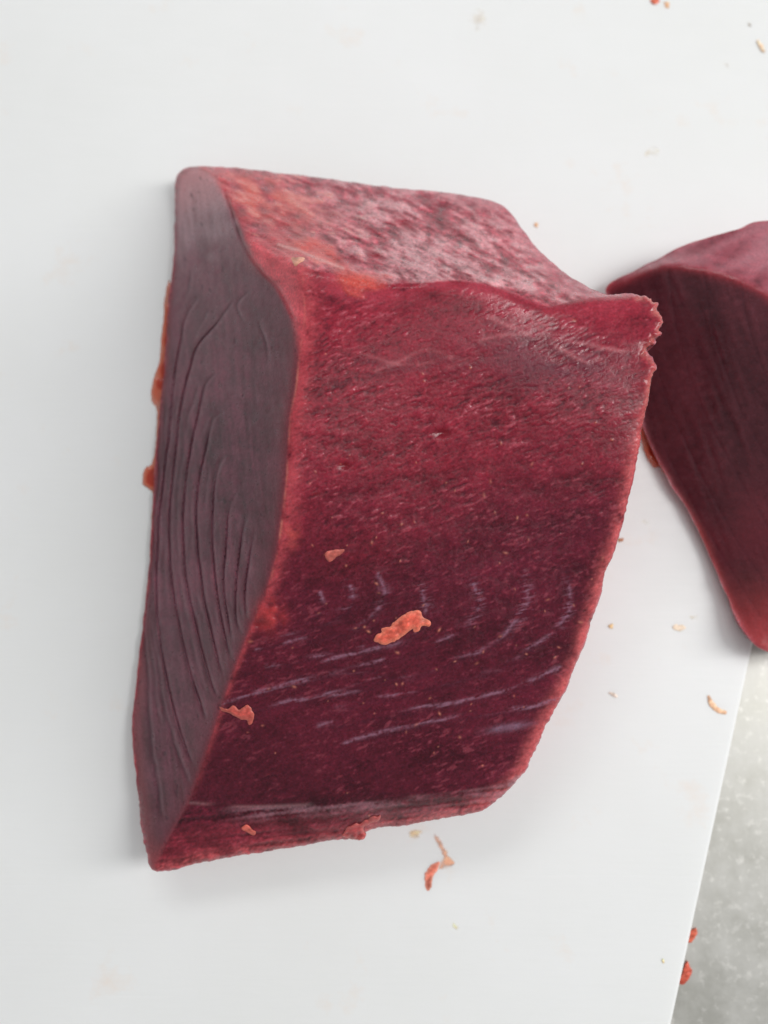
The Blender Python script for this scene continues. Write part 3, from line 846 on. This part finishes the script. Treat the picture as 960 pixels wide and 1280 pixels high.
# ---------------------------------------------------------------- scraps and smears on the board
OR = (.72, .20, .11); PO = (.78, .45, .26); CRM = (.82, .64, .44); RED = (.66, .11, .07)
t = flake('tuna_scrap', zo([(402, 480), (436, 469), (432, 500), (408, 540), (396, 600), (376, 612), (364, 562), (370, 520), (386, 496)], 440, 960, 4), 0.0, 3.0e-4, (.80, .22, .15), M_fat, 150, .4, edge_col=(.86, .42, .32))
tag(t, 'coral red comma of tuna on the board just below the front block', 'tuna scrap')
t = flake('juice_smear', zo([(408, 326), (440, 350), (470, 400), (484, 430), (516, 470), (496, 500), (470, 506), (436, 500), (446, 460), (452, 430), (430, 395), (412, 360)], 440, 960, 4), 0.0, 6e-5, (.84, .42, .27), M_smear, 153, .7, cover=1.4)
tag(t, 'pale orange smear on the board between the front block and the coral scrap', 'smear')
t = flake('juice_smear.001', zo([(280, 318), (310, 305), (350, 308), (352, 330), (320, 350), (290, 345)], 440, 960, 4), 0.0, 5e-5, (.82, .6, .36), M_smear, 156, .8, cover=.55)
tag(t, 'faint yellow smear against the lower edge of the front block, left of the orange smear', 'smear')
t = flake('juice_smear.002', blob(569, 1157, 3, 8, -25, 5), 0.0, 5e-5, (.82, .72, .4), M_smear, 159, .6, cover=.35)
tag(t, 'very faint yellow streak on the board below the coral scrap', 'smear')
t = flake('juice_smear.003', blob(598, 24, 10, 15, 30, 6), 0.0, 5e-5, (.85, .66, .46), M_smear, 162, 1.4, cover=.42)
tag(t, 'faint tan smear on the board at the top, above the front block', 'smear')
t = flake('juice_smear.004', blob(815, 190, 11, 6, 10, 7), 0.0, 5e-5, (.85, .68, .46), M_smear, 165, 1.2, cover=.32)
tag(t, 'faint yellowish smear on the board above the dark block on the right', 'smear')
t = flake('juice_smear.005', blob(806, 652, 8, 4, 0, 8), 0.0, 5e-5, (.82, .72, .4), M_smear, 168, 1., cover=.25)
tag(t, 'very faint yellow smear on the board between the two blocks', 'smear')
t = flake('juice_smear.006', blob(868, 771, 7, 4, 0, 9), 0.0, 5e-5, (.85, .7, .42), M_smear, 171, 1., cover=.3)
tag(t, 'faint yellow smear close to the lower left edge of the dark block', 'smear')
t = flake('juice_smear.007', blob(909, 82, 3, 5, -30, 10), 0.0, 5e-5, (.84, .62, .44), M_smear, 172, .6, cover=.3)
tag(t, 'tiny faint tan smear on the board near the upper right corner of the picture', 'smear')
t = flake('tuna_scrap.001', blob(818, 1, 7, 4.5, 25, 11), 0.0, 5e-4, (.72, .17, .1), M_scrap, 174, .4)
tag(t, 'orange red scrap at the very top of the picture', 'tuna scrap')
t = flake('tuna_scrap.002', blob(834, 6, 5, 4, 40, 12), 0.0, 2e-4, PO, M_fat, 177, .5)
tag(t, 'pale orange scrap beside the orange red one at the top of the picture', 'tuna scrap')
t = flake('tuna_scrap.003', blob(951, 57, 2.6, 8, -28, 13), 0.0, 3e-4, (.74, .54, .38), M_fat, 180, .4)
tag(t, 'slim tan scrap at the right side of the picture, far above the dark block', 'tuna scrap')
t = flake('tuna_scrap.004', blob(670, 281, 2.5, 3, 0, 14), 0.0, 3e-4, (.78, .45, .26), M_fat, 183, .3)
tag(t, 'pale orange speck on the board beside the upper right shoulder of the front block', 'tuna scrap')
t = flake('tuna_scrap.005', [(885, 869), (889, 872), (893, 880), (900, 886), (908, 889), (906, 893), (897, 891), (889, 884), (884, 875)], 0.0, 3e-4, (.82, .50, .32), M_fat, 186, .4)
tag(t, 'curved orange sliver on the board near its right edge, below the dark block', 'tuna scrap')
t = flake('fat_crumb', blob(848, 785, 9, 6, 10, 15), 0.0, 2.5e-4, (.88, .72, .56), M_fat, 191, .5, colvar=.06, lumps=.4)
tag(t, 'glossy cream crumb of fat on the board between the two blocks', 'fat crumb')
t = flake('tuna_scrap.006', blob(764, 783, 3, 3.4, 0, 16), 0.0, 3e-4, (.72, .5, .26), M_fat, 192, .3)
tag(t, 'tan speck on the board close to the right edge of the front block', 'tuna scrap')
t = flake('tuna_scrap.007', [(762, 865), (767, 866), (772, 870), (770, 872), (765, 870), (761, 867)], 0.0, 2e-4, (.62, .52, .45), M_fat, 195, .2)
tag(t, 'thin greyish brown sliver on the board right of the front block, below the cream crumb', 'tuna scrap')
t = flake('tuna_scrap.008', blob(776, 675, 3.6, 3, 0, 17), 0.0, 4e-4, (.78, .34, .18), M_fat, 198, .3)
tag(t, 'orange speck touching the right edge of the front block', 'tuna scrap')
t = flake('tuna_scrap.009', zo([(146, 1018), (150, 1000), (158, 982), (174, 972), (178, 985), (172, 1002), (160, 1018)], 802, 780, 2.56), STEEL, 8e-4, (.56, .12, .07), M_scrap, 210, .4)
tag(t, 'smaller and upper of two red scraps on the steel against the board edge', 'tuna scrap')
t = flake('tuna_scrap.010', zo([(118, 1150), (128, 1120), (138, 1092), (146, 1070), (152, 1090), (160, 1110), (152, 1138), (134, 1152)], 802, 780, 2.56), STEEL, 1e-3, (.58, .11, .07), M_scrap, 213, .4)
tag(t, 'larger and lower of two red scraps on the steel against the board edge', 'tuna scrap')
t = flake('tuna_scrap.011', blob(937, 31, 2.5, 1.5, 40, 18), 0.0, 2e-4, (.62, .56, .5), M_fat, 216, .2)
tag(t, 'tiny grey brown speck on the board above the slim tan scrap', 'tuna scrap')
t = flake('tuna_scrap.012', blob(829, 1202, 2, 3, 0, 19), 0.0, 2e-4, (.82, .66, .4), M_fat, 219, .2)
tag(t, 'tiny yellow speck on the board left of the two red scraps on the steel', 'tuna scrap')
